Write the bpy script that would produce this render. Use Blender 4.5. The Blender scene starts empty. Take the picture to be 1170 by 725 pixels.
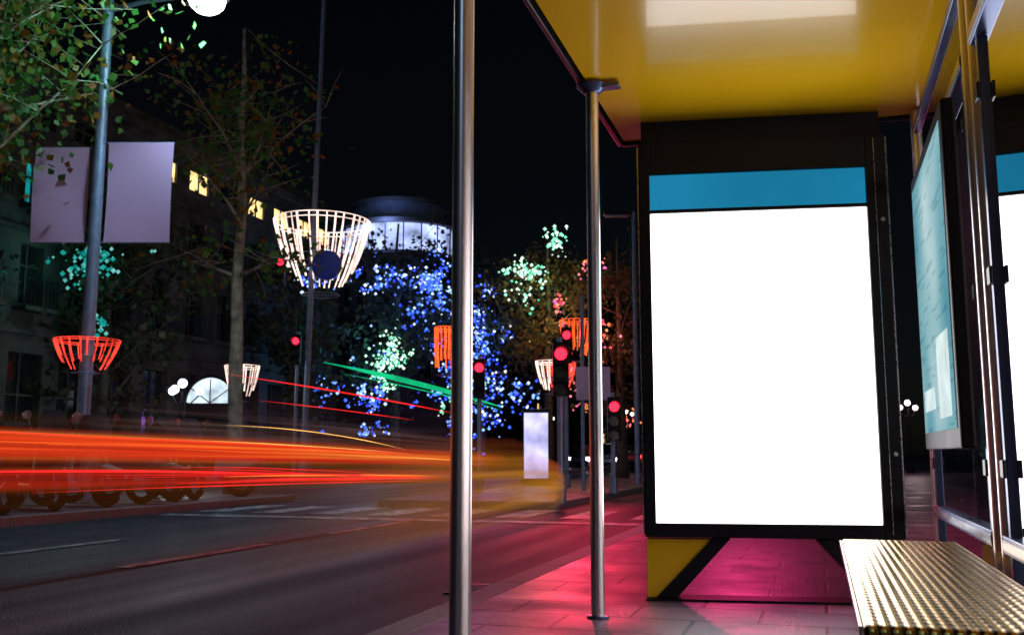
import bpy, bmesh, math, random
from mathutils import Vector, Matrix
R=math.radians
sc=bpy.context.scene
sc.view_settings.view_transform='Standard'
sc.view_settings.look='None'
sc.view_settings.exposure=0
YAW=R(17.4); CY,SY=math.cos(YAW),math.sin(YAW)
def S(s,t,z=0): return Vector((s*CY+t*SY,-s*SY+t*CY,z))   # street frame: s across, t along
def I(x,y,z=0): return Vector((x,y,z))

# ------------------------------------------------ materials
def newmat(name):
    m=bpy.data.materials.new(name); m.use_nodes=True
    nt=m.node_tree; nt.nodes.clear()
    o=nt.nodes.new('ShaderNodeOutputMaterial'); return m,nt,o
def N(nt,t,**kw):
    n=nt.nodes.new(t)
    for k,v in kw.items(): setattr(n,k,v)
    return n
def nosample(m):
    try: m.cycles.emission_sampling='NONE'
    except Exception: pass
def coords(nt,scale=(1,1,1),street=True):
    tc=N(nt,'ShaderNodeTexCoord'); mp=N(nt,'ShaderNodeMapping')
    if street: 
        mp0=N(nt,'ShaderNodeMapping'); mp0.inputs['Rotation'].default_value=(0,0,YAW)
        nt.links.new(tc.outputs['Object'],mp0.inputs[0]); nt.links.new(mp0.outputs[0],mp.inputs[0])
    else: nt.links.new(tc.outputs['Object'],mp.inputs[0])
    mp.inputs['Scale'].default_value=scale
    return mp.outputs[0]
def ramp(nt,inp,stops):
    r=N(nt,'ShaderNodeValToRGB'); e=r.color_ramp.elements
    e[0].position,e[0].color=stops[0][0],(*stops[0][1],1)
    e[1].position,e[1].color=stops[-1][0],(*stops[-1][1],1)
    for p,c in stops[1:-1]:
        x=e.new(p); x.color=(*c,1)
    nt.links.new(inp,r.inputs[0]); return r.outputs[0]
def pbr(name,col,rough=.6,metal=0,var=.25,nscale=3,bump=.0,bscale=40,rvar=.1,coat=0,stretch=(1,1,1),spec=.5):
    m,nt,o=newmat(name); b=N(nt,'ShaderNodeBsdfPrincipled')
    v=coords(nt,stretch)
    n=N(nt,'ShaderNodeTexNoise'); n.inputs['Scale'].default_value=nscale; n.inputs['Detail'].default_value=6
    nt.links.new(v,n.inputs['Vector'])
    lo=tuple(c*(1-var) for c in col); hi=tuple(min(1,c*(1+var)) for c in col)
    nt.links.new(ramp(nt,n.outputs[0],[(.3,lo),(.7,hi)]),b.inputs['Base Color'])
    rr=N(nt,'ShaderNodeMapRange'); rr.inputs[3].default_value=max(.02,rough-rvar); rr.inputs[4].default_value=min(1,rough+rvar)
    nt.links.new(n.outputs[0],rr.inputs[0]); nt.links.new(rr.outputs[0],b.inputs['Roughness'])
    b.inputs['Metallic'].default_value=metal
    b.inputs['Coat Weight'].default_value=coat
    b.inputs['Specular IOR Level'].default_value=spec
    if bump:
        n2=N(nt,'ShaderNodeTexNoise'); n2.inputs['Scale'].default_value=bscale; n2.inputs['Detail'].default_value=4
        nt.links.new(v,n2.inputs['Vector'])
        bp=N(nt,'ShaderNodeBump'); bp.inputs['Strength'].default_value=bump; bp.inputs['Distance'].default_value=.02
        nt.links.new(n2.outputs[0],bp.inputs['Height']); nt.links.new(bp.outputs[0],b.inputs['Normal'])
    nt.links.new(b.outputs[0],o.inputs[0]); return m
def emis(name,col,st,sample=True,var=0,ns=2.5):
    m,nt,o=newmat(name); e=N(nt,'ShaderNodeEmission')
    e.inputs[0].default_value=(*col,1); e.inputs[1].default_value=st
    if var:
        n=N(nt,'ShaderNodeTexNoise'); n.inputs['Scale'].default_value=ns; n.inputs['Detail'].default_value=4
        nt.links.new(coords(nt),n.inputs['Vector'])
        r=N(nt,'ShaderNodeMapRange'); r.inputs[1].default_value=.3; r.inputs[2].default_value=.7
        r.inputs[3].default_value=st*(1-var); r.inputs[4].default_value=st*(1+var)
        nt.links.new(n.outputs[0],r.inputs[0]); nt.links.new(r.outputs[0],e.inputs[1])
    nt.links.new(e.outputs[0],o.inputs[0])
    if not sample: nosample(m)
    return m
def island_emis(name,stops,st):
    m,nt,o=newmat(name); e=N(nt,'ShaderNodeEmission'); g=N(nt,'ShaderNodeNewGeometry')
    nt.links.new(ramp(nt,g.outputs['Random Per Island'],stops),e.inputs[0]); e.inputs[1].default_value=st
    nt.links.new(e.outputs[0],o.inputs[0]); nosample(m)
    return m
def leafmat(name,stops):
    m,nt,o=newmat(name); g=N(nt,'ShaderNodeNewGeometry')
    c=ramp(nt,g.outputs['Random Per Island'],stops)
    d=N(nt,'ShaderNodeBsdfPrincipled'); d.inputs['Roughness'].default_value=.55
    tr=N(nt,'ShaderNodeBsdfTranslucent'); mx=N(nt,'ShaderNodeMixShader'); mx.inputs[0].default_value=.45
    nt.links.new(c,d.inputs['Base Color']); nt.links.new(c,tr.inputs[0])
    nt.links.new(d.outputs[0],mx.inputs[1]); nt.links.new(tr.outputs[0],mx.inputs[2]); nt.links.new(mx.outputs[0],o.inputs[0])
    return m
def glassmat(name,tint=(.8,.9,.92)):
    m,nt,o=newmat(name)
    t=N(nt,'ShaderNodeBsdfTransparent'); t.inputs[0].default_value=(*tint,1)
    g=N(nt,'ShaderNodeBsdfGlossy'); g.inputs['Roughness'].default_value=.01
    f=N(nt,'ShaderNodeFresnel'); f.inputs[0].default_value=1.5
    mx=N(nt,'ShaderNodeMixShader'); nt.links.new(f.outputs[0],mx.inputs[0])
    nt.links.new(t.outputs[0],mx.inputs[1]); nt.links.new(g.outputs[0],mx.inputs[2]); nt.links.new(mx.outputs[0],o.inputs[0])
    return m
def streakmat(name,stops,st,alpha=1.0,vscale=14,thr=(.35,.75),pw=1.0):
    m,nt,o=newmat(name); tc=N(nt,'ShaderNodeTexCoord'); sp=N(nt,'ShaderNodeSeparateXYZ')
    nt.links.new(tc.outputs['UV'],sp.inputs[0])
    mp=N(nt,'ShaderNodeMapping'); mp.inputs['Scale'].default_value=(1.2,vscale,1); nt.links.new(tc.outputs['UV'],mp.inputs[0])
    n=N(nt,'ShaderNodeTexNoise'); n.inputs['Scale'].default_value=1; n.inputs['Detail'].default_value=5; nt.links.new(mp.outputs[0],n.inputs['Vector'])
    mr=N(nt,'ShaderNodeMapRange'); mr.inputs[1].default_value=thr[0]; mr.inputs[2].default_value=thr[1]; nt.links.new(n.outputs[0],mr.inputs[0])
    def M(op,a,b=None):
        x=N(nt,'ShaderNodeMath',operation=op)
        for i,q in enumerate((a,b)):
            if q is None: continue
            if isinstance(q,(int,float)): x.inputs[i].default_value=q
            else: nt.links.new(q,x.inputs[i])
        return x.outputs[0]
    vv=M('SINE',M('MULTIPLY',sp.outputs[1],math.pi))
    vv=M('POWER',M('MAXIMUM',vv,0.0001),1.5*pw)
    uu=M('SINE',M('MULTIPLY',sp.outputs[0],math.pi)); uu=M('POWER',M('MAXIMUM',uu,0.0001),.7)
    a=M('MULTIPLY',M('MULTIPLY',vv,uu),mr.outputs[0]); a=M('MULTIPLY',a,alpha)
    a=M('MINIMUM',a,1.0)
    e=N(nt,'ShaderNodeEmission'); e.inputs[1].default_value=st
    n2=N(nt,'ShaderNodeTexNoise'); n2.inputs['Scale'].default_value=1.7; nt.links.new(mp.outputs[0],n2.inputs['Vector'])
    nt.links.new(ramp(nt,n2.outputs[0],stops),e.inputs[0])
    t=N(nt,'ShaderNodeBsdfTransparent'); mx=N(nt,'ShaderNodeMixShader')
    nt.links.new(a,mx.inputs[0]); nt.links.new(t.outputs[0],mx.inputs[1]); nt.links.new(e.outputs[0],mx.inputs[2]); nt.links.new(mx.outputs[0],o.inputs[0])
    nosample(m)
    return m

# ------------------------------------------------ mesh builder
class P:
    def __init__(s,name,mat,F=S):
        s.n=name; s.m=mat; s.F=F; s.bm=bmesh.new()
    def poly(s,pts):
        vs=[s.bm.verts.new(s.F(*p)) for p in pts]; return s.bm.faces.new(vs)
    def box(s,x0,x1,y0,y1,z0,z1):
        v=[s.bm.verts.new(s.F(x,y,z)) for z in (z0,z1) for (x,y) in ((x0,y0),(x1,y0),(x1,y1),(x0,y1))]
        for f in ((3,2,1,0),(4,5,6,7),(0,1,5,4),(1,2,6,5),(2,3,7,6),(3,0,4,7)): s.bm.faces.new([v[i] for i in f])
        return s
    def prism(s,pts,off):
        a=[s.bm.verts.new(s.F(*p)) for p in pts]
        b=[s.bm.verts.new(s.F(p[0]+off[0],p[1]+off[1],p[2]+off[2])) for p in pts]
        n=len(a); s.bm.faces.new(a[::-1]); s.bm.faces.new(b)
        for i in range(n): s.bm.faces.new([a[i],a[(i+1)%n],b[(i+1)%n],b[i]])
        return s
    def tube(s,pts,rad,n=8,cap=True):
        pts=[s.F(*p) for p in pts]
        if not isinstance(rad,(list,tuple)): rad=[rad]*len(pts)
        rings=[]
        for i,p in enumerate(pts):
            d=(pts[min(i+1,len(pts)-1)]-pts[max(i-1,0)])
            if d.length<1e-9: d=Vector((0,0,1))
            d.normalize()
            a=Vector((0,0,1)) if abs(d.z)<.9 else Vector((1,0,0))
            u=d.cross(a).normalized(); w=d.cross(u)
            rings.append([s.bm.verts.new(p+(u*math.cos(k*2*math.pi/n)+w*math.sin(k*2*math.pi/n))*rad[i]) for k in range(n)])
        for a,b in zip(rings,rings[1:]):
            for k in range(n): s.bm.faces.new([a[k],a[(k+1)%n],b[(k+1)%n],b[k]])
        if cap: s.bm.faces.new(rings[0][::-1]); s.bm.faces.new(rings[-1])
        return s
    def sph(s,c,r,seg=12,sz=1):
        c=s.F(*c); bmesh.ops.create_uvsphere(s.bm,u_segments=seg,v_segments=max(6,seg//2),radius=r,matrix=Matrix.Translation(c)@Matrix.Diagonal((1,1,sz,1))); return s
    def octa(s,c,r):
        c=s.F(*c); v=[s.bm.verts.new(c+Vector(d)*r) for d in ((1,0,0),(0,1,0),(-1,0,0),(0,-1,0),(0,0,1),(0,0,-1))]
        for k in range(4):
            s.bm.faces.new([v[k],v[(k+1)%4],v[4]]); s.bm.faces.new([v[(k+1)%4],v[k],v[5]])
    def ribbon(s,pts,h):
        uvl=s.bm.loops.layers.uv.verify(); n=len(pts)-1
        lo=[s.bm.verts.new(s.F(p[0],p[1],p[2]-h/2)) for p in pts]; hi=[s.bm.verts.new(s.F(p[0],p[1],p[2]+h/2)) for p in pts]
        for i in range(n):
            f=s.bm.faces.new([lo[i],lo[i+1],hi[i+1],hi[i]])
            for l,uv in zip(f.loops,((i/n,0),((i+1)/n,0),((i+1)/n,1),(i/n,1))): l[uvl].uv=uv
        return s
    def done(s,bevel=0,smooth=False,seg=2):
        me=bpy.data.meshes.new(s.n)
        if not s.n.startswith('leaves'): bmesh.ops.recalc_face_normals(s.bm,faces=s.bm.faces[:])
        s.bm.to_mesh(me); s.bm.free()
        me.materials.append(s.m)
        ob=bpy.data.objects.new(s.n,me); sc.collection.objects.link(ob)
        if smooth:
            for p in me.polygons: p.use_smooth=True
            if smooth=='auto':
                try: me.set_sharp_from_angle(angle=R(40))
                except Exception: pass
        if bevel:
            b=ob.modifiers.new('Bevel','BEVEL'); b.width=bevel; b.segments=seg; b.limit_method='ANGLE'
        return ob
def group(name,parts,loc=None):
    e=bpy.data.objects.new(name,None); sc.collection.objects.link(e); e.empty_display_size=.3
    if loc is None:
        vs=[v.co for p in parts if p.type=='MESH' for v in p.data.vertices]
        loc=Vector((sum(v.x for v in vs)/len(vs),sum(v.y for v in vs)/len(vs),min(v.z for v in vs)))
    e.location=loc
    for p in parts:
        p.parent=e; p.matrix_parent_inverse=Matrix.Translation(-Vector(loc))
    return e
def light(name,loc,col,power,r=.15,aim=None,cone=120,blend=.4):
    l=bpy.data.lights.new(name,'SPOT' if aim else 'POINT'); l.energy=power; l.color=col; l.shadow_soft_size=r
    o=bpy.data.objects.new(name,l); o.location=loc; sc.collection.objects.link(o)
    if aim:
        l.spot_size=R(cone); l.spot_blend=blend
        o.rotation_euler=Vector(aim).to_track_quat('-Z','Y').to_euler()
    return o
rnd=random.Random(7)

# ------------------------------------------------ shared materials
steel=pbr('brushed_steel',(.82,.76,.78),.30,1,var=.08,nscale=2,rvar=.06,stretch=(30,30,.6))
darkmetal=pbr('dark_metal',(.025,.027,.035),.35,.6,var=.2)
black=pbr('black_paint',(.006,.006,.009),.5,0,var=.3,spec=.2)
greymetal=pbr('galvanised_metal',(.22,.27,.40),.45,.4,var=.2,nscale=6)
alum=pbr('aluminium_profile',(.5,.5,.56),.28,1,var=.1,stretch=(1,1,8))
blueframe=pbr('blue_grey_frame',(.12,.16,.32),.28,.7,var=.2)
yellow=pbr('yellow_enamel',(.92,.50,.006),.20,0,var=.14,nscale=.9,rvar=.05,bump=.04,bscale=2.2,coat=.35)
glass=glassmat('shelter_glass')
stone=pbr('dark_stone',(.09,.09,.095),.9,var=.5,nscale=1.2,bump=.3,bscale=12,spec=.2)
stone2=pbr('plaster_facade',(.12,.115,.135),.85,var=.35,nscale=.8,bump=.2,bscale=10)
winglass=pbr('window_dark',(.02,.025,.03),.08,0,var=.5)
bark=pbr('plane_bark',(.32,.27,.2),.85,var=.55,nscale=5,bump=.4,bscale=14)
barkd=pbr('dark_bark',(.09,.08,.07),.9,var=.4,nscale=6,bump=.4)
red_on=emis('red_signal',(1,.012,.03),5,False)
white_on=emis('white_lamp',(.80,.93,1),40,False)
warm_on=emis('warm_window_light',(1,.66,.26),1.5,False,.6)
teal_on=emis('teal_window_light',(.01,.42,.45),.5,False,.98,1.6)
fill_glow=emis('added_window_fill',(1,.78,.74),6.0,True,.5,.8)  # glowing windows added out of view to brighten the steel poles
kerbm=pbr('kerb_granite',(.22,.21,.24),.6,var=.25,nscale=20,bump=.3,bscale=60)

def asphalt():
    m,nt,o=newmat('asphalt'); b=N(nt,'ShaderNodeBsdfPrincipled'); v=coords(nt)
    n=N(nt,'ShaderNodeTexNoise'); n.inputs['Scale'].default_value=.45; n.inputs['Detail'].default_value=8; nt.links.new(v,n.inputs['Vector'])
    v2=coords(nt,(1.2,.06,1)); n3=N(nt,'ShaderNodeTexNoise'); n3.inputs['Scale'].default_value=1.4; nt.links.new(v2,n3.inputs['Vector'])
    nt.links.new(ramp(nt,n.outputs[0],[(.3,(.010,.018,.032)),(.7,(.026,.040,.060))]),b.inputs['Base Color'])
    r=N(nt,'ShaderNodeMapRange'); r.inputs[1].default_value=.3; r.inputs[2].default_value=.7; r.inputs[3].default_value=.36; r.inputs[4].default_value=.66
    nt.links.new(n3.outputs[0],r.inputs[0]); nt.links.new(r.outputs[0],b.inputs['Roughness'])
    b.inputs['Specular IOR Level'].default_value=.35
    f=N(nt,'ShaderNodeTexNoise'); f.inputs['Scale'].default_value=60; f.inputs['Detail'].default_value=3; nt.links.new(v,f.inputs['Vector'])
    bp=N(nt,'ShaderNodeBump'); bp.inputs['Strength'].default_value=.9; bp.inputs['Distance'].default_value=.014
    nt.links.new(f.outputs[0],bp.inputs['Height']); nt.links.new(bp.outputs[0],b.inputs['Normal'])
    nt.links.new(b.outputs[0],o.inputs[0]); return m
def paving():
    m,nt,o=newmat('paving_tiles'); b=N(nt,'ShaderNodeBsdfPrincipled'); v=coords(nt)
    br=N(nt,'ShaderNodeTexBrick'); nt.links.new(v,br.inputs['Vector'])
    br.inputs['Color1'].default_value=(.22,.12,.18,1); br.inputs['Color2'].default_value=(.36,.19,.25,1); br.inputs['Mortar'].default_value=(.03,.02,.04,1)  # red of the signal light is put into the tile colours
    br.inputs['Scale'].default_value=1; br.inputs['Mortar Size'].default_value=.010; br.inputs['Mortar Smooth'].default_value=.3
    br.inputs['Brick Width'].default_value=.62; br.inputs['Row Height'].default_value=.41; br.inputs['Bias'].default_value=0
    n=N(nt,'ShaderNodeTexNoise'); n.inputs['Scale'].default_value=1.6; n.inputs['Detail'].default_value=8; nt.links.new(v,n.inputs['Vector'])
    mm=N(nt,'ShaderNodeMix',data_type='RGBA',blend_type='MULTIPLY'); mm.inputs[0].default_value=1
    nt.links.new(br.outputs[0],mm.inputs[6]); nt.links.new(ramp(nt,n.outputs[0],[(.3,(.32,.32,.42)),(.7,(1,1,1))]),mm.inputs[7])
    nt.links.new(mm.outputs[2],b.inputs['Base Color'])
    r=N(nt,'ShaderNodeMapRange'); r.inputs[1].default_value=.3; r.inputs[2].default_value=.7; r.inputs[3].default_value=.55; r.inputs[4].default_value=.27
    nt.links.new(n.outputs[0],r.inputs[0]); nt.links.new(r.outputs[0],b.inputs['Roughness'])
    f=N(nt,'ShaderNodeTexNoise'); f.inputs['Scale'].default_value=45; nt.links.new(v,f.inputs['Vector'])
    ad=N(nt,'ShaderNodeMath',operation='MULTIPLY_ADD'); nt.links.new(br.outputs['Fac'],ad.inputs[0]); ad.inputs[1].default_value=-1.2; nt.links.new(f.outputs[0],ad.inputs[2])
    bp=N(nt,'ShaderNodeBump'); bp.inputs['Strength'].default_value=.6; bp.inputs['Distance'].default_value=.007
    nt.links.new(ad.outputs[0],bp.inputs['Height']); nt.links.new(bp.outputs[0],b.inputs['Normal'])
    nt.links.new(b.outputs[0],o.inputs[0]); return m
def paint():
    m,nt,o=newmat('worn_road_paint'); b=N(nt,'ShaderNodeBsdfPrincipled'); v=coords(nt)
    n=N(nt,'ShaderNodeTexNoise'); n.inputs['Scale'].default_value=6; n.inputs['Detail'].default_value=8; nt.links.new(v,n.inputs['Vector'])
    nt.links.new(ramp(nt,n.outputs[0],[(.38,(.05,.05,.06)),(.56,(.5,.55,.62))]),b.inputs['Base Color']); b.inputs['Roughness'].default_value=.5
    nt.links.new(b.outputs[0],o.inputs[0]); return m
asph=asphalt(); pav=paving(); paintm=paint()

# ------------------------------------------------ ground
KF=-9.9
P('ground',pbr('dark_ground',(.05,.05,.05),.9)).box(-900,900,-900,900,-.6,-.135).done()
rd=P('road',asph); rd.poly([(-13,-40,-.12),(-1.98,-40,-.12),(-1.98,260,-.12),(-13,260,-.12)]); rd.done()
rd=P('cross_road',asph); rd.poly([(-80,17.5,-.116),(KF-.1,17.5,-.116),(KF-.1,28,-.116),(-80,28,-.116)]); rd.done()
def slab(name,x0,x1,y0,y1,kerbs):
    a=P('paving',pav).box(x0,x1,y0,y1,-.13,0).done()
    k=P('kerb',kerbm)
    for (a0,a1,b0,b1) in kerbs:
        L=max(a1-a0,b1-b0); n=max(1,int(L/1.0))
        for i in range(n):
            if a1-a0>b1-b0: k.box(a0+i*L/n+.004,a0+(i+1)*L/n-.004,b0,b1,-.13,.003)
            else: k.box(a0,a1,b0+i*L/n+.004,b0+(i+1)*L/n-.004,-.13,.003)
    group(name,[a,k.done(.008)])
slab('pavement',-1.80,30,-20,120,[(-1.98,-1.80,-6,60)])
slab('pavement',-60,KF-.2,-20,17.3,[(KF-.2,KF,0,17.3)])
slab('pavement',-60,-12.5,28.2,160,[(-12.5,-12.3,28.2,80)])
slab('traffic_island',-7.3,-4.4,16.2,42,[(-4.4,-4.2,16,42),(-7.5,-7.3,16,42),(-7.3,-4.4,16,16.2)])
mk=P('road_marking',paintm)
for i in range(5):
    t=-4+i*3.6; mk.poly([(-5.52,t,-.112),(-5.38,t,-.112),(-5.38,t+2.2,-.112),(-5.52,t+2.2,-.112)])
mk.poly([(-9.6,12.7,-.112),(-2.2,12.7,-.112),(-2.2,13.05,-.112),(-9.6,13.05,-.112)])
for i in range(8):
    s0=-9.6+i*1.0; mk.poly([(s0,13.7,-.112),(s0+.5,13.7,-.112),(s0+.5,15.7,-.112),(s0,15.7,-.112)])
mk.poly([(-7.3,-10,-.112),(-7.18,-10,-.112),(-7.18,9,-.112),(-7.3,9,-.112)])
mk.done()
dc=P('drain_cover',darkmetal); dc.box(-2.42,-2.02,6.2,6.7,-.119,-.108)
for i in range(6): dc.box(-2.40,-2.04,6.24+i*.075,6.27+i*.075,-.1075,-.104)
dc.done()

# ------------------------------------------------ bus shelter
WS=.60
parts=[]
RZ=2.75
a=P('roof_panel',yellow); a.box(-1.10,.64,-1.6,5.88,RZ,RZ+.03); parts.append(a.done())
a=P('roof_top',darkmetal).box(-1.12,.66,-1.6,5.9,RZ+.032,RZ+.13).done(.01); parts.append(a)
a=P('roof_joints',pbr('joint_shadow',(.3,.16,.01),.5))
for t in (1.15,3.4): a.box(-1.09,.63,t,t+.006,RZ-.003,RZ-.0005)
parts.append(a.done())
a=P('roof_edge_trim',darkmetal)
a.box(-1.15,-1.122,-1.6,5.94,RZ-.012,RZ+.13); a.box(.662,.69,-1.6,5.94,RZ-.02,RZ+.13); a.box(-1.118,.658,5.902,5.94,RZ-.02,RZ+.12)
parts.append(a.done(.006))
a=P('front_posts',steel)
for t in (.95,2.91,4.87): a.tube([(-1.08,t,0),(-1.08,t,RZ-.01)],.034,n=32)
parts.append(a.done(smooth='auto'))
a=P('post_brackets',blueframe)
for t in (.95,2.91,4.87):
    a.tube([(-1.08,t,RZ-.055),(-1.08,t,RZ-.014)],[.045,.085],n=24); a.box(-1.08,-.93,t-.035,t+.035,RZ-.035,RZ-.016)
    a.tube([(-1.08,t,0),(-1.08,t,.012)],.055,n=24)
parts.append(a.done(.003,smooth='auto'))
a=P('rear_posts',steel)
for t in (5.8,3.86,3.70,1.9,.0): a.tube([(WS,t,0),(WS,t,RZ-.01)],.03,n=24)
parts.append(a.done(smooth='auto'))
a=P('rear_rails',blueframe)
for t0,t1 in ((.03,1.87),(1.93,3.67),(3.89,5.77)):
    for z in (.5,2.28): a.box(WS-.03,WS+.03,t0,t1,z-.03,z+.03)
    a.box(WS-.02,WS+.02,t0,t1,.06,.1)
    a.box(WS-.02,WS+.02,t0,t1,2.6,2.64)
for t in (1.96,3.60,3.96,5.70): a.box(WS-.018,WS+.018,t-.02,t+.02,.102,2.248)
parts.append(a.done(.004))
a=P('rail_caps',alum)
for t0,t1 in ((.03,1.87),(1.93,3.67),(3.89,5.77)):
    a.box(WS-.034,WS-.031,t0,t1,2.262,2.298); a.box(WS-.034,WS-.031,t0,t1,.485,.515)
parts.append(a.done())
a=P('clamps',darkmetal)
for t in (3.60,3.96,5.70,1.96):
    for z in (.75,1.4,2.05): a.box(WS-.03,WS-.019,t-.03,t+.03,z-.03,z+.03)
parts.append(a.done(.004))
a=P('rear_glass',glass)
for t0,t1 in ((.03,1.94),(1.98,3.58),(3.98,5.68)):
    a.poly([(WS,t0,.53),(WS,t1,.53),(WS,t1,2.25),(WS,t0,2.25)]); a.poly([(WS,t0,.1),(WS,t1,.1),(WS,t1,.47),(WS,t0,.47)])
    a.poly([(WS,t0,2.31),(WS,t1,2.31),(WS,t1,2.6),(WS,t0,2.6)])
parts.append(a.done())
group('bus_shelter',parts,S(-.3,3,0))

def mapmat():
    m,nt,o=newmat('route_map_print'); v=coords(nt); e=N(nt,'ShaderNodeEmission')
    n=N(nt,'ShaderNodeTexNoise'); n.inputs['Scale'].default_value=1.3; n.inputs['Detail'].default_value=1; nt.links.new(v,n.inputs['Vector'])
    base=ramp(nt,n.outputs[0],[(.3,(.10,.34,.44)),(.5,(.28,.56,.62)),(.7,(.65,.85,.88))])
    v2=coords(nt,(1,3,34)); t=N(nt,'ShaderNodeTexNoise'); t.inputs['Scale'].default_value=1; t.inputs['Detail'].default_value=2; nt.links.new(v2,t.inputs['Vector'])
    tx=ramp(nt,t.outputs[0],[(.58,(1,1,1)),(.62,(.35,.5,.55))])
    mm=N(nt,'ShaderNodeMix',data_type='RGBA',blend_type='MULTIPLY'); mm.inputs[0].default_value=.45
    nt.links.new(base,mm.inputs[6]); nt.links.new(tx,mm.inputs[7]); nt.links.new(mm.outputs[2],e.inputs[0]); e.inputs[1].default_value=.8
    nt.links.new(e.outputs[0],o.inputs[0]); return m
f=P('case_frame',black)
f.box(WS-.09,WS-.035,4.05,5.35,.82,2.2); f1=f.done(.01)
f=P('printed_map',mapmat()); f.poly([(WS-.093,4.11,.9),(WS-.093,5.29,.9),(WS-.093,5.29,2.13),(WS-.093,4.11,2.13)]); f2=f.done()
f=P('print_panels',emis('print_white',(.75,.9,.9),.9,True,.2,6)); f.poly([(WS-.096,4.2,.95),(WS-.096,4.62,.95),(WS-.096,4.62,1.3),(WS-.096,4.2,1.3)]); f.poly([(WS-.096,4.75,1.0),(WS-.096,5.2,1.0),(WS-.096,5.2,1.1),(WS-.096,4.75,1.1)]); f3=f.done()
group('information_board',[f1,f2,f3])

# ------------------------------------------------ advertising panel
pa=R(9.2)
def PN(a,b,z): return S(-.95+a*math.cos(pa)-b*math.sin(pa),5.5+a*math.sin(pa)+b*math.cos(pa),z)
PW=1.39
def postermat():
    m,nt,o=newmat('blank_lit_poster'); e=N(nt,'ShaderNodeEmission'); v=coords(nt)
    n=N(nt,'ShaderNodeTexNoise'); n.inputs['Scale'].default_value=1.8; n.inputs['Detail'].default_value=5; nt.links.new(v,n.inputs['Vector'])
    nt.links.new(ramp(nt,n.outputs[0],[(.35,(1,.93,.95)),(.65,(.96,.98,1))]),e.inputs[0]); e.inputs[1].default_value=3.8
    nt.links.new(e.outputs[0],o.inputs[0]); return m
parts=[]
a=P('cabinet',black,PN); a.box(0,PW,.02,.2,.34,2.6); parts.append(a.done(.02,seg=3))
a=P('door_frame',black,PN)
x0,x1,z0,z1=.065,PW-.115,.42,2.41
a.box(.004,x0,-.012,.018,.345,2.595); a.box(x1,PW-.004,-.012,.018,.345,2.595); a.box(x0+.001,x1-.001,-.011,.018,.345,z0); a.box(x0+.001,x1-.001,-.011,.018,z1,2.595)
a.box(x0+.001,x1-.001,-.006,.018,2.18,2.20)
parts.append(a.done(.004))
a=P('edge_trim',alum,PN); a.box(-.006,.0,.0,.16,.36,2.58); a.box(PW,PW+.006,.0,.16,.36,2.58); a.box(PW-.07,PW-.066,-.016,-.0125,.37,2.57)
for zz in (.8,2.1): a.tube([(PW-.035,-.018,zz),(PW-.035,-.011,zz)],.012,n=16)
parts.append(a.done())
a=P('poster',postermat(),PN); a.poly([(x0,.015,z0),(x1,.015,z0),(x1,.015,2.18),(x0,.015,2.18)]); parts.append(a.done())
a=P('header_strip',emis('cyan_header',(.012,.22,.40),.85,True,.15,1.0),PN); a.poly([(x0,.015,2.20),(x1,.015,2.20),(x1,.015,z1),(x0,.015,z1)]); parts.append(a.done())
a=P('header_hood',black,PN); a.box(.02,PW-.02,.03,.19,2.601,2.74); parts.append(a.done())
a=P('gusset_plates',yellow,PN)
a.prism([(.01,.05,.33),(.37,.05,.33),(.06,.05,.012),(.01,.05,.012)],(0,.10,0))
a.prism([(PW-.01,.05,.33),(PW-.35,.05,.33),(PW-.06,.05,.012),(PW-.01,.05,.012)],(0,.10,0))
parts.append(a.done(.003))
a=P('raking_struts',black,PN)
a.prism([(.375,.03,.338),(.47,.03,.338),(.17,.03,.012),(.065,.03,.012)],(0,.14,0))
a.prism([(PW-.355,.03,.338),(PW-.46,.03,.338),(PW-.17,.03,.012),(PW-.065,.03,.012)],(0,.14,0))
a.box(.0,PW,.0,.2,.0,.011)
parts.append(a.done(.004))
group('advertising_panel',parts,PN(.7,.1,0))

# ------------------------------------------------ bench
def benchmat():
    m,nt,o=newmat('gold_tinted_perforated_steel'); b=N(nt,'ShaderNodeBsdfPrincipled'); v=coords(nt)
    sp=N(nt,'ShaderNodeSeparateXYZ'); nt.links.new(v,sp.inputs[0])
    def w(out,per):
        q=N(nt,'ShaderNodeMath',operation='MULTIPLY'); nt.links.new(out,q.inputs[0]); q.inputs[1].default_value=2*math.pi/per
        s_=N(nt,'ShaderNodeMath',operation='SINE'); nt.links.new(q.outputs[0],s_.inputs[0]); return s_.outputs[0]
    ml=N(nt,'ShaderNodeMath',operation='ADD'); nt.links.new(w(sp.outputs[0],.024),ml.inputs[0]); nt.links.new(w(sp.outputs[1],.05),ml.inputs[1])
    nt.links.new(ramp(nt,ml.outputs[0],[(.0,(.85,.50,.10)),(.55,(.85,.50,.10)),(.85,(.05,.035,.02))]),b.inputs['Base Color'])  # gold tint puts the yellow ceiling's reflection into the steel colour
    b.inputs['Metallic'].default_value=1; b.inputs['Roughness'].default_value=.27
    bp=N(nt,'ShaderNodeBump'); bp.inputs['Strength'].default_value=.4; bp.inputs['Distance'].default_value=.002; bp.invert=True
    nt.links.new(ml.outputs[0],bp.inputs['Height']); nt.links.new(bp.outputs[0],b.inputs['Normal'])
    nt.links.new(b.outputs[0],o.inputs[0]); return m
a=P('seat',benchmat()).box(.07,.51,2.2,4.37,.415,.45).done(.012,seg=3)
b_=P('legs',steel)
for t in (2.6,3.95):
    b_.box(.12,.42,t-.03,t+.03,.385,.413); b_.tube([(.27,t,0),(.27,t,.385)],.035,n=20); b_.tube([(.27,t,0),(.27,t,.012)],.08,n=20)
b_=b_.done(.002,smooth='auto')
c_=P('seat_edge',alum); c_.box(.062,.068,2.22,4.35,.42,.445); c_=c_.done()
group('bench',[a,b_,c_])

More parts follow.
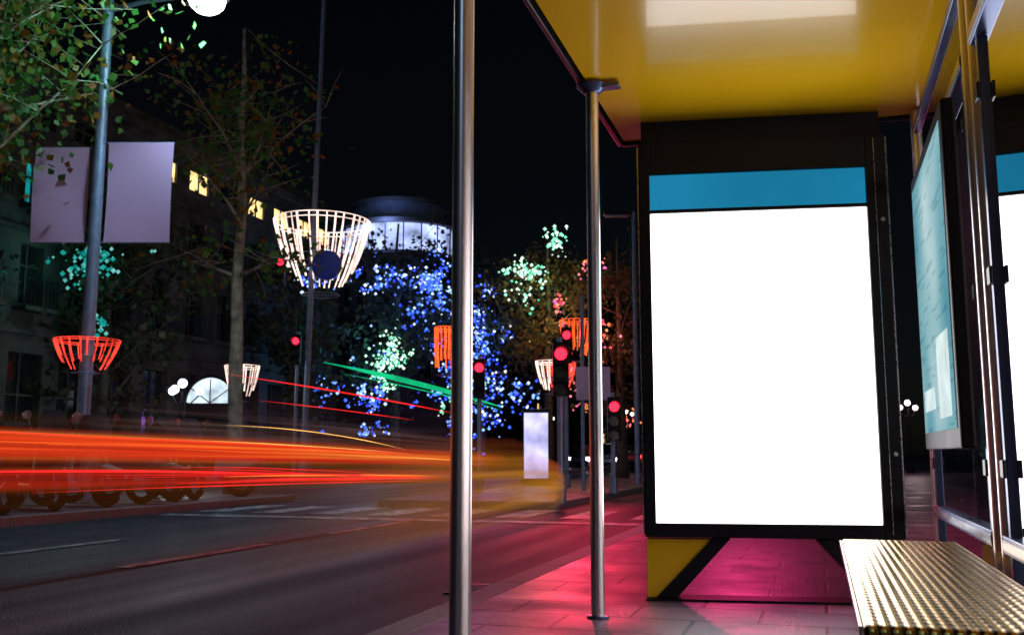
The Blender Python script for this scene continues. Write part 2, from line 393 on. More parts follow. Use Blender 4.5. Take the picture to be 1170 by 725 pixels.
# ------------------------------------------------ trees
def tree(name,x,y,H,r,cr,zmin,ncl,leaf,lmat,bmat,seed,perc=26,lean=0,cs=.45):
    q=random.Random(seed); T=P('trunk',bmat,I); L=P('leaves',lmat,I)
    pts=[];rad=[]
    n=9
    for i in range(n+1):
        f=i/n; pts.append((x+lean*f+q.uniform(-.06,.06)*H*.12*f,y+q.uniform(-.1,.1),f*H*.92-.1*(i==0))); rad.append(r*(1.25 if i==0 else 1)*(1-f*.8))
    T.tube(pts,rad,n=12)
    tips=[]
    nl=max(7,int(ncl/7))
    for k in range(nl):
        f=q.uniform(max(zmin/H-.1,.2),.88); i=min(n-1,int(f*n)); p0=Vector(pts[i]); 
        az=k*2.4+q.uniform(-.5,.5); el=q.uniform(.25,1.1); ln=cr*q.uniform(.55,1.05)*(1.1-.5*abs(f-.6))
        d=Vector((math.cos(az)*math.cos(el),math.sin(az)*math.cos(el),math.sin(el)))
        ps=[p0]; p=p0.copy()
        for j in range(4):
            p=p+d*ln/4; d=(d+Vector((q.uniform(-.3,.3),q.uniform(-.3,.3),q.uniform(-.15,.25)))).normalized(); ps.append(p.copy())
        rr=r*.32*(1-f*.4)
        T.tube([tuple(v) for v in ps],[rr,rr*.75,rr*.5,rr*.32,rr*.12],n=6)
        for j in (1,2,3,4):
            for _ in range(2):
                d2=Vector((q.uniform(-1,1),q.uniform(-1,1),q.uniform(-.35,.8))).normalized(); l2=cr*q.uniform(.18,.42)
                e=ps[j]+d2*l2; m_=ps[j]+d2*l2*.5+Vector((0,0,q.uniform(-.05,.1)))
                T.tube([tuple(ps[j]),tuple(m_),tuple(e)],[rr*.3,rr*.2,rr*.06],n=4,cap=False); tips.append(e); tips.append(m_)
    q.shuffle(tips); tips=tips[:ncl] if len(tips)>ncl else tips
    for c in tips:
        kk=int(perc*q.uniform(.4,1.5)); sg=cs*q.uniform(.6,1.2)
        for _ in range(kk):
            p=c+Vector((q.gauss(0,sg),q.gauss(0,sg),q.gauss(0,sg*.7)))
            nrm=Vector((q.uniform(-1,1),q.uniform(-1,1),q.uniform(-.6,1))).normalized(); u=nrm.orthogonal().normalized(); u=(Matrix.Rotation(q.uniform(0,6.3),3,nrm)@u); w=nrm.cross(u); s_=leaf*q.uniform(.5,1.1)
            pt=[p-u*s_*.5,p-u*s_*.1+w*s_*.45,p+u*s_*.22+w*s_*.25,p+u*s_*.6,p+u*s_*.22-w*s_*.25,p-u*s_*.1-w*s_*.45]
            L.bm.faces.new([L.bm.verts.new(v) for v in pt])
    a=T.done(smooth=True); b=L.done()
    return group(name,[a,b],Vector((x,y,0)))
green=leafmat('autumn_plane_leaves',[(0,(.04,.15,.03)),(.6,(.09,.20,.03)),(.8,(.26,.14,.02)),(1,(.32,.08,.02))])
brownl=leafmat('brown_leaves',[(0,(.07,.05,.03)),(.5,(.10,.08,.04)),(1,(.17,.09,.03))])
darkl=leafmat('dark_leaves',[(0,(.035,.045,.03)),(.6,(.06,.07,.03)),(1,(.10,.08,.04))])
tree('plane_tree',-6.33,22.5,12.0,.20,3.3,6.8,85,.19,green,bark,3,17,lean=-.2)
tree('plane_tree',-9.4,16.2,10.8,.2,4.1,7.0,170,.17,green,bark,5,34)
tree('plane_tree',-5.0,42,11.8,.22,3.4,2.6,130,.26,darkl,barkd,8,24)
tree('plane_tree',-8.6,38,9.5,.22,3.2,3.4,90,.26,darkl,barkd,18,26)
tree('plane_tree',-1.4,46,10.5,.22,3.0,3.4,110,.26,darkl,barkd,9,28)
tree('plane_tree',1.35,36,9.6,.2,2.8,3.6,110,.2,brownl,barkd,10,28)
tree('plane_tree',3.7,33,9.0,.2,2.3,3.4,60,.22,brownl,barkd,12,18)
tree('plane_tree',7,70,12,.25,4,4,90,.35,darkl,barkd,13,24)
tree('plane_tree',4,88,13,.25,4.5,4,90,.4,darkl,barkd,14,24)
tree('plane_tree',-12.6,30,10.2,.22,3.6,3.0,120,.26,darkl,barkd,15,30)

def fairy(name,clusters,stops,st,seed,size=.05,glows=()):
    q=random.Random(seed); L=P('bulbs',island_emis(name+'_glow',stops,st),I); W=P('cable',black,I)
    for (x,y,z,rx,rz,n) in clusters:
        while n>0:
            c=(x+q.gauss(0,rx*.6),y-1.2+q.gauss(0,rx*.3),z+q.gauss(0,rz*.6)); k=int(q.choice((1,2,5,14,26,38))); sg=.03+.0065*k; n-=k; prev=None
            ax,az_=q.uniform(.4,1.9),q.uniform(.4,1.9)
            for i in range(k):
                p=(c[0]+q.gauss(0,sg*ax),c[1]+q.gauss(0,sg),c[2]+q.gauss(0,sg*az_)); L.octa(p,size*q.uniform(.35,1.7))
                if prev and i%3==0: W.tube([prev,p],.006,n=3,cap=False)
                prev=p
    ps=[L.done(),W.done()]
    for (gx,gy,gz,c,pw) in glows: ps.append(light('bulb_glow',(gx,gy,gz),c,pw,.5))
    group(name,ps)
blue=[(0,(.02,.04,.9)),(.55,(.05,.15,1)),(.8,(.25,.5,1)),(1,(.85,.92,1))]
B_=(.1,.25,1); G_=(.1,1,.5)
fairy('string_lights',[(-5.6,41,8.0,1.2,.9,110),(-3.5,41,7.5,1.0,.9,380),(-3.2,44,4.6,1.8,1.8,240),(-6.2,41,3.2,1.4,1.4,230),(-1.0,44,6.2,1.3,3.2,480),(-.9,43,3.0,1.2,1.6,260),(-7.2,37,7.4,.8,.5,80)],blue,2.0,1,.05,
 [(-3.6,40,7.4,B_,110),(-.9,43,6.0,B_,130),(-6.2,39.6,4.6,B_,80),(-.8,42,2.6,(.6,.2,1),70)])
fairy('string_lights',[(-5.3,41,4.7,.9,1.0,260),(-2.1,44,3.2,.9,.8,80),(.6,35,7.2,.7,.6,130),(1.6,35,8.2,.3,.4,60)],[(0,(.05,.6,.3)),(.5,(.4,1,.65)),(1,(.9,1,.9))],1.8,2,.045,
 [(-5.3,39.5,4.9,G_,60),(.7,34.3,7.0,(.7,1,.35),130),(1.7,34.5,5.5,(1,.6,.2),80)])
fairy('string_lights',[(-12.9,29,6.6,1.6,.6,60),(-10.9,28.5,6.3,1.2,.5,50),(-12.2,29,4.4,1.4,.8,24),(-15.2,29,7.3,.7,.6,30)],[(0,(.0,.30,.24)),(.6,(.02,.55,.50)),(1,(.3,.9,.85))],.7,3,.055,
 [(-12.6,27.5,6.2,(.05,1,.7),24),(-9.5,27,3.4,(.1,.9,.6),12)])
fairy('string_lights',[(2.4,34,5.0,1.2,1.4,100),(4.4,60,3.4,2.2,1.4,60),(6.5,68,4,2.5,2,50)],[(0,(1,.03,.08)),(.5,(1,.3,.08)),(1,(1,.12,.5))],1.8,4,.045,[(2.6,32.5,4.8,(1,.15,.1),90)])

# ------------------------------------------------ festive light baskets
def basket(x,y,zt,zb,rt,rb,n,mat,wr,rings=True,seed=0):
    q=random.Random(seed); B=P('light_strands',mat,I); C=P('support_ring',greymetal,I)
    for k in range(n):
        a=2*math.pi*k/n+q.uniform(-.07,.07); pts=[]
        bot=zb+q.uniform(0,.38)*(zt-zb)
        for j in range(7):
            f=j/6; rr=rb+(rt-rb)*f+(.12*(rt-rb))*math.sin(f*math.pi); z=zb+(zt-zb)*f
            if z<bot: continue
            pts.append((x+rr*math.cos(a),y+rr*math.sin(a),z))
        B.tube(pts,wr*q.uniform(.6,1.15),n=5)
    if rings:
        for z,rr in ((zt,rt),(zt-.06*(zt-zb),rt*.985)):
            B.tube([(x+rr*math.cos(i*math.pi/20),y+rr*math.sin(i*math.pi/20),z) for i in range(41)],wr*.45,n=5,cap=False)
    for z,rr in ((zb+.5*(zt-zb),rb+(rt-rb)*.5+.1*(rt-rb)),(zb+.02,rb)):
        C.tube([(x+rr*math.cos(i*math.pi/12),y+rr*math.sin(i*math.pi/12),z) for i in range(25)],wr*.6,n=5,cap=False)
    C.tube([(x-rb,y,zb+.02),(x+rb,y,zb+.02)],wr*.7,n=5)
    group('festive_light_basket',[B.done(),C.done()])
e_white=emis('warm_white_led',(1,.72,.62),1.7,False,.6,2.0); e_red=emis('red_led',(1,.05,.03),1.8,False,.5); e_or=emis('orange_led',(1,.10,.02),1.7,False,.5)
basket(-5.58,28.0,7.55,5.35,1.40,.55,34,e_white,.028,seed=1)
basket(-7.85,17.9,2.88,2.25,.58,.25,22,e_red,.014,seed=2)
basket(-6.66,24.0,2.95,2.05,.42,.18,16,e_white,.016,seed=3)
basket(-2.35,34.0,5.2,3.5,.36,.3,16,e_or,.03,seed=4)
basket(1.05,26.0,3.25,2.35,.42,.15,14,e_white,.02,seed=5)
basket(1.35,27.0,3.3,2.5,.42,.2,14,e_red,.02,seed=6)
basket(1.98,30.0,4.9,3.6,.5,.25,18,e_or,.022,seed=7)

# ------------------------------------------------ street lamps, banners, signs
x,y=-7.85,17.9
a=P('pole',greymetal,I)
a.tube([(x,y,0),(x,y,.4),(x,y,.42),(x+.02,y,10.0)],[.17,.17,.125,.095],n=24)
a.tube([(x,y,9.3),(x+.9,y-.5,9.25),(x+2.2,y-1.3,9.0)],[.05,.045,.04],n=12); a.tube([(x,y,9.55),(x-.9,y,9.8)],.045,n=10)
hx_,hy_=x+2.42,y-1.5
b_=P('lamp_heads',darkmetal,I); b_.tube([(hx_,hy_,9.08),(hx_,hy_,8.86)],[.12,.40],n=28); b_.box(x-1.5,x-.8,y-.16,y+.16,9.7,9.83)
c_=P('lamp_lens',white_on,I); c_.sph((hx_,hy_,8.80),.32,24,.8)
li=light('lamp_light',(hx_,hy_,8.45),(.42,.80,1),620,.2,(0.02,.02,-1),140,.6)
l2=light('lamp_spill',(hx_-.1,hy_-.2,8.55),(.35,1,.85),700,.3,(-1,-.25,.12),130,.7)
group('street_lamp',[a.done(smooth='auto'),b_.done(.01,smooth='auto'),c_.done(smooth=True),li,l2],Vector((x,y,0)))
cloth=pbr('banner_cloth',(.50,.30,.48),.8,var=.04,nscale=1)
for x0_,x1_,zt,zb,hx in ((-9.03,-8.02,6.55,4.72,-1),(-7.66,-6.42,6.65,4.72,1)):
    a=P('banner_sheet',cloth,I)
    nx,nz=10,10; g=[[a.bm.verts.new(Vector((x0_+(x1_-x0_)*i/nx, y-.02+.05*math.sin(3*i/nx+hx)*math.sin(math.pi*j/nz), zb+(zt-zb)*j/nz))) for j in range(nz+1)] for i in range(nx+1)]
    for i in range(nx):
        for j in range(nz): a.bm.faces.new([g[i][j],g[i+1][j],g[i+1][j+1],g[i][j+1]])
    b_=P('banner_rods',greymetal,I)
    for zz in (zt,zb): b_.tube([(x0_ if hx<0 else x+.1,y,zz),(x1_ if hx>0 else x-.1,y,zz)],.018)
    group('banner',[a.done(smooth=True),b_.done()])

dlens=pbr('dark_lens',(.03,.04,.03),.2)
def tl_parts(x,y,z):
    A=P('signal_housing',black,I); A.box(x-.13,x+.13,y-.1,y+.1,z-.68,z+.2)
    V=P('visors',black,I); Lr=P('red_lens',red_on,I); Ld=P('unlit_lenses',dlens,I)
    for k in range(3):
        zz=z-k*.29
        (Lr if k==0 else Ld).tube([(x,y-.118,zz),(x,y-.101,zz)],.1,n=20)
        for i in range(8):
            a0=math.pi*i/8-.1; a1=math.pi*(i+1)/8+.1
            V.prism([(x+.115*math.cos(a0),y-.27,zz+.115*math.sin(a0)),(x+.125*math.cos(a0),y-.27,zz+.125*math.sin(a0)),(x+.125*math.cos(a1),y-.27,zz+.125*math.sin(a1)),(x+.115*math.cos(a1),y-.27,zz+.115*math.sin(a1))],(0,.165,0))
    return [A.done(.02),V.done(),Lr.done(),Ld.done()]
def tlight(x,y,z,power=0,poleh=None,col=(1,.03,.10)):
    ps=tl_parts(x,y,z)
    a=P('pole',greymetal,I); a.tube([(x,y+.17,0),(x,y+.17,.3),(x,y+.17,.31),(x,y+.17,poleh or z+.3)],[.09,.09,.055,.05],n=14); a.box(x-.03,x+.03,y+.08,y+.17,z-.5,z-.44); ps.append(a.done(smooth='auto'))
    if power: ps.append(light('signal_light',(x,y-.32,z-.02),col,power,.12,(0,-1,-.25),150,.6))
    return group('traffic_light',ps,Vector((x,y,0)))
tlight(.80,16.0,2.42,300)
tlight(-.74,22.0,2.72,60)
tlight(2.08,20.0,1.75,90)
tlight(-6.3,28.3,4.05,10)
tlight(1.35,24.0,3.7,200)
tlight(2.75,12.4,2.35,170,col=(1,.04,.24))  # signal added out of sight behind the panel to redden the paving
x,y=-6.0,28.3
ps=tl_parts(-6.78,28.1,6.35)
a=P('mast',greymetal,I); a.tube([(x,y,0),(x,y,.5),(x,y,.52),(x+.22,y,14.8)],[.14,.14,.09,.07],n=16); a.tube([(x+.1,y,6.3),(-6.66,28.1,6.3)],.035); ps.append(a.done(smooth='auto'))
ps.append(light('signal_light',(-6.78,27.7,6.33),(1,.04,.05),20,.1,(0,-1,-.2),140))
group('traffic_light_mast',ps,Vector((x,y,0)))
a=P('sign_disc',pbr('blue_sign_enamel',(.01,.05,.75),.3,var=.05),I); a.tube([(-5.12,26.4,5.95),(-5.12,26.43,5.95)],.40,n=40)
b_=P('sign_rim',greymetal,I); b_.tube([(-5.12,26.435,5.95),(-5.12,26.45,5.95)],.42,n=40); 
c_=P('sign_bracket',greymetal,I); c_.tube([(-5.12,26.47,5.95),(-5.9,28.25,5.95)],.025)
group('round_sign',[a.done(),b_.done(),c_.done()])
a=P('board',pbr('pale_board',(.6,.4,.6),.5,var=.1),I); a.box(1.45,2.22,22,22.04,2.0,2.75)
b_=P('posts',greymetal,I); b_.tube([(1.6,22.08,0),(1.6,22.08,4.4)],.045,n=10)
group('street_sign',[a.done(.005),b_.done()])
a=P('pole',greymetal,I); a.tube([(3.45,27,0),(3.45,27,7.6)],[.08,.05],n=12); b_=P('luminaire',darkmetal,I); b_.box(2.6,3.4,26.9,27.1,7.5,7.6)
c_=P('lamp_lens',pbr('unlit_lens',(.3,.3,.3),.3),I); c_.box(2.65,3.3,26.93,27.07,7.45,7.497)
group('street_lamp',[a.done(smooth='auto'),b_.done(.02),c_.done()],Vector((3.45,27,0)))

def column(x,y,h,w):
    a=P('base',darkmetal,I); a.box(x-w*.55,x+w*.55,y-w*.4,y+w*.4,0,.18); a.box(x-w*.54,x+w*.54,y-w*.36,y+w*.36,h,h+.1)
    b=P('lit_faces',emis('blue_white_panel',(.58,.56,1),1.3,True,.5,1.5),I); b.box(x-w/2,x+w/2,y-w*.3,y+w*.3,.181,h-.001)
    c=P('mullions',darkmetal,I)
    for k in (-.5,.5): c.box(x+k*w-.02,x+k*w+.02,y-w*.32,y-w*.305,.18,h)
    group('advertising_column',[a.done(.02),b.done(),c.done()])
column(.62,25.5,1.85,.66)
def globes(x,y,h,n,st=8,power=0,col=(1,.9,.85),sc_=1):
    a=P('post',black,I); a.tube([(x,y,0),(x,y,.25),(x,y,.5),(x,y,h)],[.14,.12,.06,.04],n=12)
    g=P('globes',emis('globe_glass',col,st,False),I)
    for k in range(n):
        an=2*math.pi*k/max(1,n)+.4; r=.42*sc_ if n>1 else 0
        px_,py_=x+r*math.cos(an),y+r*math.sin(an)
        if n>1: a.tube([(x,y,h-.3),((x+px_)/2,(y+py_)/2,h-.35),(px_,py_,h-.1)],.02)
        g.sph((px_,py_,h+.02),.11*sc_,14)
    g.sph((x,y,h+.22),.12*sc_,14)
    ps=[a.done(smooth='auto'),g.done(smooth=True)]
    if power: ps.append(light('lamp_light',(x,y-.4,h+.5),col,power,.2))
    group('globe_street_lamp',ps,Vector((x,y,0)))
globes(-9.3,27.5,2.55,3,4,60,(.8,.95,1),1.1)
globes(16.6,41,2.7,2,6,60,(1,.7,.75))
globes(7.0,60,3.2,3,6); globes(2.2,62,3.0,3,6)
globes(8.8,11.5,3.0,3,6,110,(1,.35,.5))  # unseen pink lamp added to light the paving behind the panel

# ------------------------------------------------ buildings
def facade(name,s0,t0,t1,floors,wall,face=1,module=2.8,depth=9,lit=.05,litmat=None,attic=None,seed=0,teal=None,fill_span=None,tealmat=None):
    q=random.Random(seed); W=P('walls',wall); G=P('windows',winglass); Lw=P('lit_windows',litmat or warm_on); T2=P('shopfront_glow',tealmat or teal_on); C=P('cornices',stone); B=P('balconies',darkmetal); SH=P('added_fill_windows',fill_glow)
    f=face; H=sum(floors); n=int((t1-t0)/module); mw=(t1-t0)/n
    def bx(o,a0,a1,*r): o.box(min(s0+f*a0,s0+f*a1),max(s0+f*a0,s0+f*a1),*r)
    bx(W,-depth,-.35,t0,t1,0,H)
    z=0
    for fi,h in enumerate(floors):
        top=fi==len(floors)-1
        sill=z+(.25 if fi==0 else (.65 if top else .75)); head=z+h-(.7 if fi==0 else .5)
        pw=mw*(.17 if fi==0 else (.2 if (attic and top) else .27))
        bx(W,-.349,0,t0,t1,z,sill); bx(W,-.349,0,t0,t1,head,z+h-.002)
        for i in range(n+1):
            c=t0+i*mw
            bx(W,-.349,-.001,max(t0,c-pw),min(t1,c+pw),sill+.001,head-.001)
        bx(C,.001,.14,t0,t1,z+h-.16,z+h-.02)
        for i in range(n):
            a0=t0+i*mw+pw+.01; a1=t0+(i+1)*mw-pw-.01
            is_att=attic and top and attic[0]<a0<attic[1]
            if is_att: tgt=Lw if q.random()<.85 else G
            elif fill_span and fi==0 and fill_span[0]<a0<fill_span[1]: tgt=SH if q.random()<.8 else T2
            elif q.random()<lit: tgt=Lw
            elif teal and q.random()<teal and fi<3: tgt=T2
            else: tgt=G
            dd=.12 if is_att else .30
            bx(tgt,-dd,-dd+.03,a0,a1,sill+.002,head-.002)
            bx(C,-dd+.05,-dd+.09,(a0+a1)/2-.03,(a0+a1)/2+.03,sill+.003,head-.003); 
            if not is_att: bx(C,-.242,-.192,a0,a1,(sill*.35+head*.65)-.03,(sill*.35+head*.65)+.03)
            if 0<fi and not top:
                bx(C,.001,.5,a0-.2,a1+.2,z+.5,z+.62)
                for k in range(9): 
                    tt=a0-.15+k*(a1-a0+.3)/8; bx(B,.44,.46,tt-.012,tt+.012,z+.62,z+1.4)
                bx(B,.43,.47,a0-.2,a1+.2,z+1.4,z+1.44)
        z+=h
    bx(C,-.3,.35,t0-.1,t1+.1,H,H+.3); bx(W,-depth,-.4,t0,t1,H+.301,H+1.0)
    ps=[o.done() for o in (W,G,Lw,T2,C,B,SH) if len(o.bm.verts)]
    return group(name,ps)
facade('stone_building',-22,6,41.5,[4.4,3.0,2.5,1.9],stone,1,1.9,10,.03,warm_on,(27,41.5),3,teal=.2)
facade('apartment_building',-27,60,100,[4.5,3.3,3.3,3.3],stone2,1,3.0,10,.07,warm_on,None,4,teal=.06)
facade('apartment_building',-27,104,170,[5,3.4,3.4,3.4,3.4,3.4],stone2,1,3.4,12,.08,warm_on,None,5)
facade('apartment_building',10,-14,90,[4.5,3.3,3.3,3.3,3.3],stone2,-1,3.2,12,.05,warm_on,None,6,teal=.05,fill_span=(-14,9))
cx,cy=-6.6,57
a=P('drum_walls',stone2,I); a.tube([(cx,cy,0),(cx,cy,11.9)],3.6,n=48)
b_=P('lit_gallery',emis('gallery_light',(.45,.56,.98),1.1,False,.8,.9),I); b_.tube([(cx,cy,12.1),(cx,cy,13.7)],3.45,n=48)
c_=P('cornices',stone2,I)
for z0_,z1_,rr in ((11.9,12.08,3.8),(13.72,13.95,3.8),(15.1,15.3,3.1),(4.2,4.5,3.8),(8.4,8.6,3.75)): c_.tube([(cx,cy,z0_),(cx,cy,z1_)],rr,n=48)
for k in range(22):
    an=k*math.pi*2/22; c_.tube([(cx+3.6*math.cos(an),cy+3.6*math.sin(an),12.08),(cx+3.6*math.cos(an),cy+3.6*math.sin(an),13.72)],.04,n=8)
d_=P('upper_drum',pbr('slate_blue',(.2,.24,.36),.6),I); d_.tube([(cx,cy,13.95),(cx,cy,15.1)],2.9,n=48); d_.tube([(cx,cy,15.3),(cx,cy,15.5),(cx,cy,15.6)],[2.7,1.8,.4],n=48)
g_=P('windows',winglass,I)
for zz in (5.5,7.4,9.6,11.0):
    for k in range(18):
        an=k*math.pi*2/18; u=Vector((math.cos(an),math.sin(an),0)); w=Vector((-u.y,u.x,0)); c0=Vector((cx,cy,zz))+u*3.63
        vs=[c0-w*.3-Vector((0,0,.55)),c0+w*.3-Vector((0,0,.55)),c0+w*.3+Vector((0,0,.55)),c0-w*.3+Vector((0,0,.55))]
        g_.bm.faces.new([g_.bm.verts.new(v) for v in vs])
group('round_building',[a.done(smooth='auto'),b_.done(smooth='auto'),c_.done(smooth='auto'),d_.done(smooth='auto'),g_.done(),light('gallery_uplight',(cx-.5,cy-4.2,13.4),(.3,.45,1),140,.4)])
x,y=-10.2,33
a=P('arch_glass',emis('white_arch_light',(.7,.88,1),1.1,False,.7,1.5),I)
a.prism([(x+.8*math.cos(math.pi*i/16),y,2.5+.85*math.sin(math.pi*i/16)) for i in range(17)],(0,.1,0))
b_=P('arch_frame',darkmetal,I); b_.tube([(x+.85,y-.03,0)]+[(x+.85*math.cos(math.pi*i/16),y-.03,2.5+.9*math.sin(math.pi*i/16)) for i in range(17)]+[(x-.85,y-.03,0)],.05,n=8)
b_.box(x-.8,x+.8,y-.02,y+.12,2.4,2.48)
for k in (-.4,0,.4): b_.tube([(x,y-.04,2.5),(x+k*1.6,y-.04,2.5+.8*math.sqrt(max(0,1-(k*2)**2)))],.02,n=6)
b_.box(x-.85,x+.85,y+.11,y+1.6,0,2.4)
group('entrance_kiosk',[a.done(),b_.done()])

# ------------------------------------------------ vehicles
tyre=pbr('tyre',(.015,.015,.015),.9,spec=.2); chrome=pbr('chrome',(.7,.7,.75),.12,1,var=.05)
head_on=emis('headlight',(1,.9,.95),20,False); tail_on=emis('taillight',(1,.03,.03),8,False)
def car(name,x,y,ang,col,z0=-.12,L=4.3):
    ca,sa=math.cos(ang),math.sin(ang)
    def F(a,b,c): return Vector((x+a*ca-b*sa,y+a*sa+b*ca,z0+c))
    pm=pbr(name+'_paint',col,.25,.3,var=.1,coat=.8)
    W=.86
    st=[(-L/2,.35,.55,.62,.7),(-L/2+.12,.22,.68,.72,.82),(-L/2+.9,.2,.86,.88,.88),(-L/2+1.25,.2,.92,.93,.88),(L/2-1.0,.2,.96,.97,.88),(L/2-.15,.24,.92,.94,.84),(L/2,.38,.7,.75,.74)]
    A=P('body',pm,F); rings=[]
    for (b,zb,zs,zt,w) in st:
        rings.append([A.bm.verts.new(F(*p)) for p in ((-w*.92,b,zb),(-w,b,zb+.15),(-w,b,zs-.1),(-w*.9,b,zt),(w*.9,b,zt),(w,b,zs-.1),(w,b,zb+.15),(w*.92,b,zb))])
    for r0,r1 in zip(rings,rings[1:]):
        for k in range(8): A.bm.faces.new([r0[k],r0[(k+1)%8],r1[(k+1)%8],r1[k]])
    A.bm.faces.new(rings[0]); A.bm.faces.new(rings[-1][::-1])
    G=P('glasshouse',winglass,F); lo=[(-W*.88,-L/2+1.2,.93),(W*.88,-L/2+1.2,.93),(W*.88,L/2-.45,.95),(-W*.88,L/2-.45,.95)]; hi=[(-W*.68,-L/2+1.95,1.41),(W*.68,-L/2+1.95,1.41),(W*.68,L/2-1.1,1.42),(-W*.68,L/2-1.1,1.42)]
    lv=[G.bm.verts.new(F(*p)) for p in lo]; hv=[G.bm.verts.new(F(*p)) for p in hi]
    for k in range(4): G.bm.faces.new([lv[k],lv[(k+1)%4],hv[(k+1)%4],hv[k]])
    T=P('roof',pm,F); T.prism([(-W*.7,-L/2+1.93,1.412),(W*.7,-L/2+1.93,1.412),(W*.7,L/2-1.08,1.422),(-W*.7,L/2-1.08,1.422)],(0,0,.05))
    for p,r_ in zip(lo,hi): T.tube([p,r_],.03,n=6)
    Wh=P('wheels',tyre,F); Hb=P('hubs',chrome,F)
    for b in (-L/2+.8,L/2-.8):
        for s_ in (-1,1): Wh.tube([(s_*.70,b,.31),(s_*.90,b,.31)],.31,n=20); Hb.tube([(s_*.90,b,.31),(s_*.912,b,.31)],.19,n=12)
    Hl=P('headlights',head_on,F); Tl=P('taillights',tail_on,F)
    for s_ in (-1,1): Hl.box(s_*.62-.15,s_*.62+.15,-L/2-.02,-L/2+.1,.58,.72); Tl.box(s_*.64-.13,s_*.64+.13,L/2-.08,L/2+.03,.7,.86)
    M=P('mirrors',pm,F)
    for s_ in (-1,1): M.box(s_*.98-.09,s_*.98+.09,-L/2+1.5,-L/2+1.6,.95,1.08)
    Bp=P('bumper_grille',black,F); Bp.box(-.45,.45,-L/2-.03,-L/2+.1,.36,.52); Bp.box(-.6,.6,L/2-.1,L/2+.03,.34,.48)
    return group(name,[A.done(.03,smooth='auto'),G.done(),T.done(.02),Wh.done(),Hb.done(),Hl.done(),Tl.done(),M.done(.02),Bp.done(.01)],Vector((x,y,z0)))
car('car',5.1,50,-YAW,(.3,.3,.33)); car('car',4.4,58,-YAW,(.03,.03,.04)); car('car',7.4,66,-YAW,(.5,.1,.1)); car('car',8.1,55,-YAW+math.pi,(.1,.1,.12))
screen=pbr('smoked_screen',(.05,.055,.07),.12)
def moto(s,t,ang,col,seed):
    q=random.Random(seed); c0=S(s,t,0); an=ang-YAW; ca,sa=math.cos(an)*1.06,math.sin(an)*1.06
    def F(a,b,c): return Vector((c0.x+a*ca-b*sa,c0.y+a*sa+b*ca,c*1.06))
    pm=pbr('scooter_paint',col,.2,.2,var=.1,coat=.6)
    Wh=P('wheels',tyre,F)
    for b in (-.68,.62): 
        Wh.tube([(0,b+.24*math.cos(i*math.pi/10),.29+.24*math.sin(i*math.pi/10)) for i in range(21)],.06,n=8,cap=False)
    B=P('bodywork',pm,F)
    B.prism([(-.16,.15,.35),(-.16,.85,.55),(-.16,.95,.78),(-.16,.2,.75)],(.32,0,0)); B.prism([(-.2,-.42,.3),(-.2,-.52,.95),(-.2,-.40,1.02),(-.2,-.28,.3)],(.4,0,0)); B.prism([(-.17,-.3,.28),(-.17,.2,.28),(-.17,.2,.36),(-.17,-.3,.36)],(.34,0,0))
    B.prism([(-.1,-.95,.52),(-.1,-.6,.62),(-.1,-.42,.55),(-.1,-.6,.5)],(.2,0,0))
    Se=P('seat',black,F); Se.prism([(-.14,.12,.76),(-.14,.9,.80),(-.14,.92,.88),(-.14,.5,.9),(-.14,.15,.84)],(.28,0,0))
    if q.random()<.6: Se.prism([(-.2,.8,.93),(-.2,1.15,.93),(-.2,1.12,1.16),(-.2,1.0,1.24),(-.2,.83,1.18)],(.4,0,0))
    H=P('handlebar',chrome,F); H.tube([(-.34,-.32,1.05),(-.1,-.44,1.06),(.1,-.44,1.06),(.34,-.32,1.05)],.016,n=8); H.tube([(0,-.68,.29),(0,-.46,1.02)],.03,n=8)
    for s_ in (-1,1): H.tube([(s_*.24,-.36,1.05),(s_*.34,-.42,1.26)],.008,n=6); H.tube([(s_*.34,-.43,1.28),(s_*.34,-.41,1.28)],.065,n=14)
    H.tube([(.1,.72,.3),(.14,1.0,.4)],.045,n=10)
    Sh=P('windscreen',screen,F); Sh.prism([(-.2,-.52,1.0),(.2,-.52,1.0),(.21,-.47,1.2),(.12,-.42,1.36),(-.12,-.42,1.36),(-.21,-.47,1.2)],(0,.01,0))
    Hl=P('headlamp',chrome,F); Hl.sph((0,-.56,.93),.09,12)
    group('motor_scooter',[Wh.done(smooth=True),B.done(.03),Se.done(.03),H.done(smooth='auto'),Sh.done(),Hl.done(smooth=True)],c0)
for i,(t,c) in enumerate(((10.9,(.3,.02,.02)),(11.8,(.05,.05,.06)),(12.6,(.5,.5,.5)),(13.5,(.03,.05,.2)),(14.3,(.35,.35,.36)),(15.2,(.05,.05,.05)),(16.1,(.4,.4,.45)),(10.0,(.03,.08,.4)))):
    moto(-11.1+rnd.uniform(-.1,.1),t,math.pi/2*(1 if i%3 else -1)+rnd.uniform(-.5,.5),c,i)

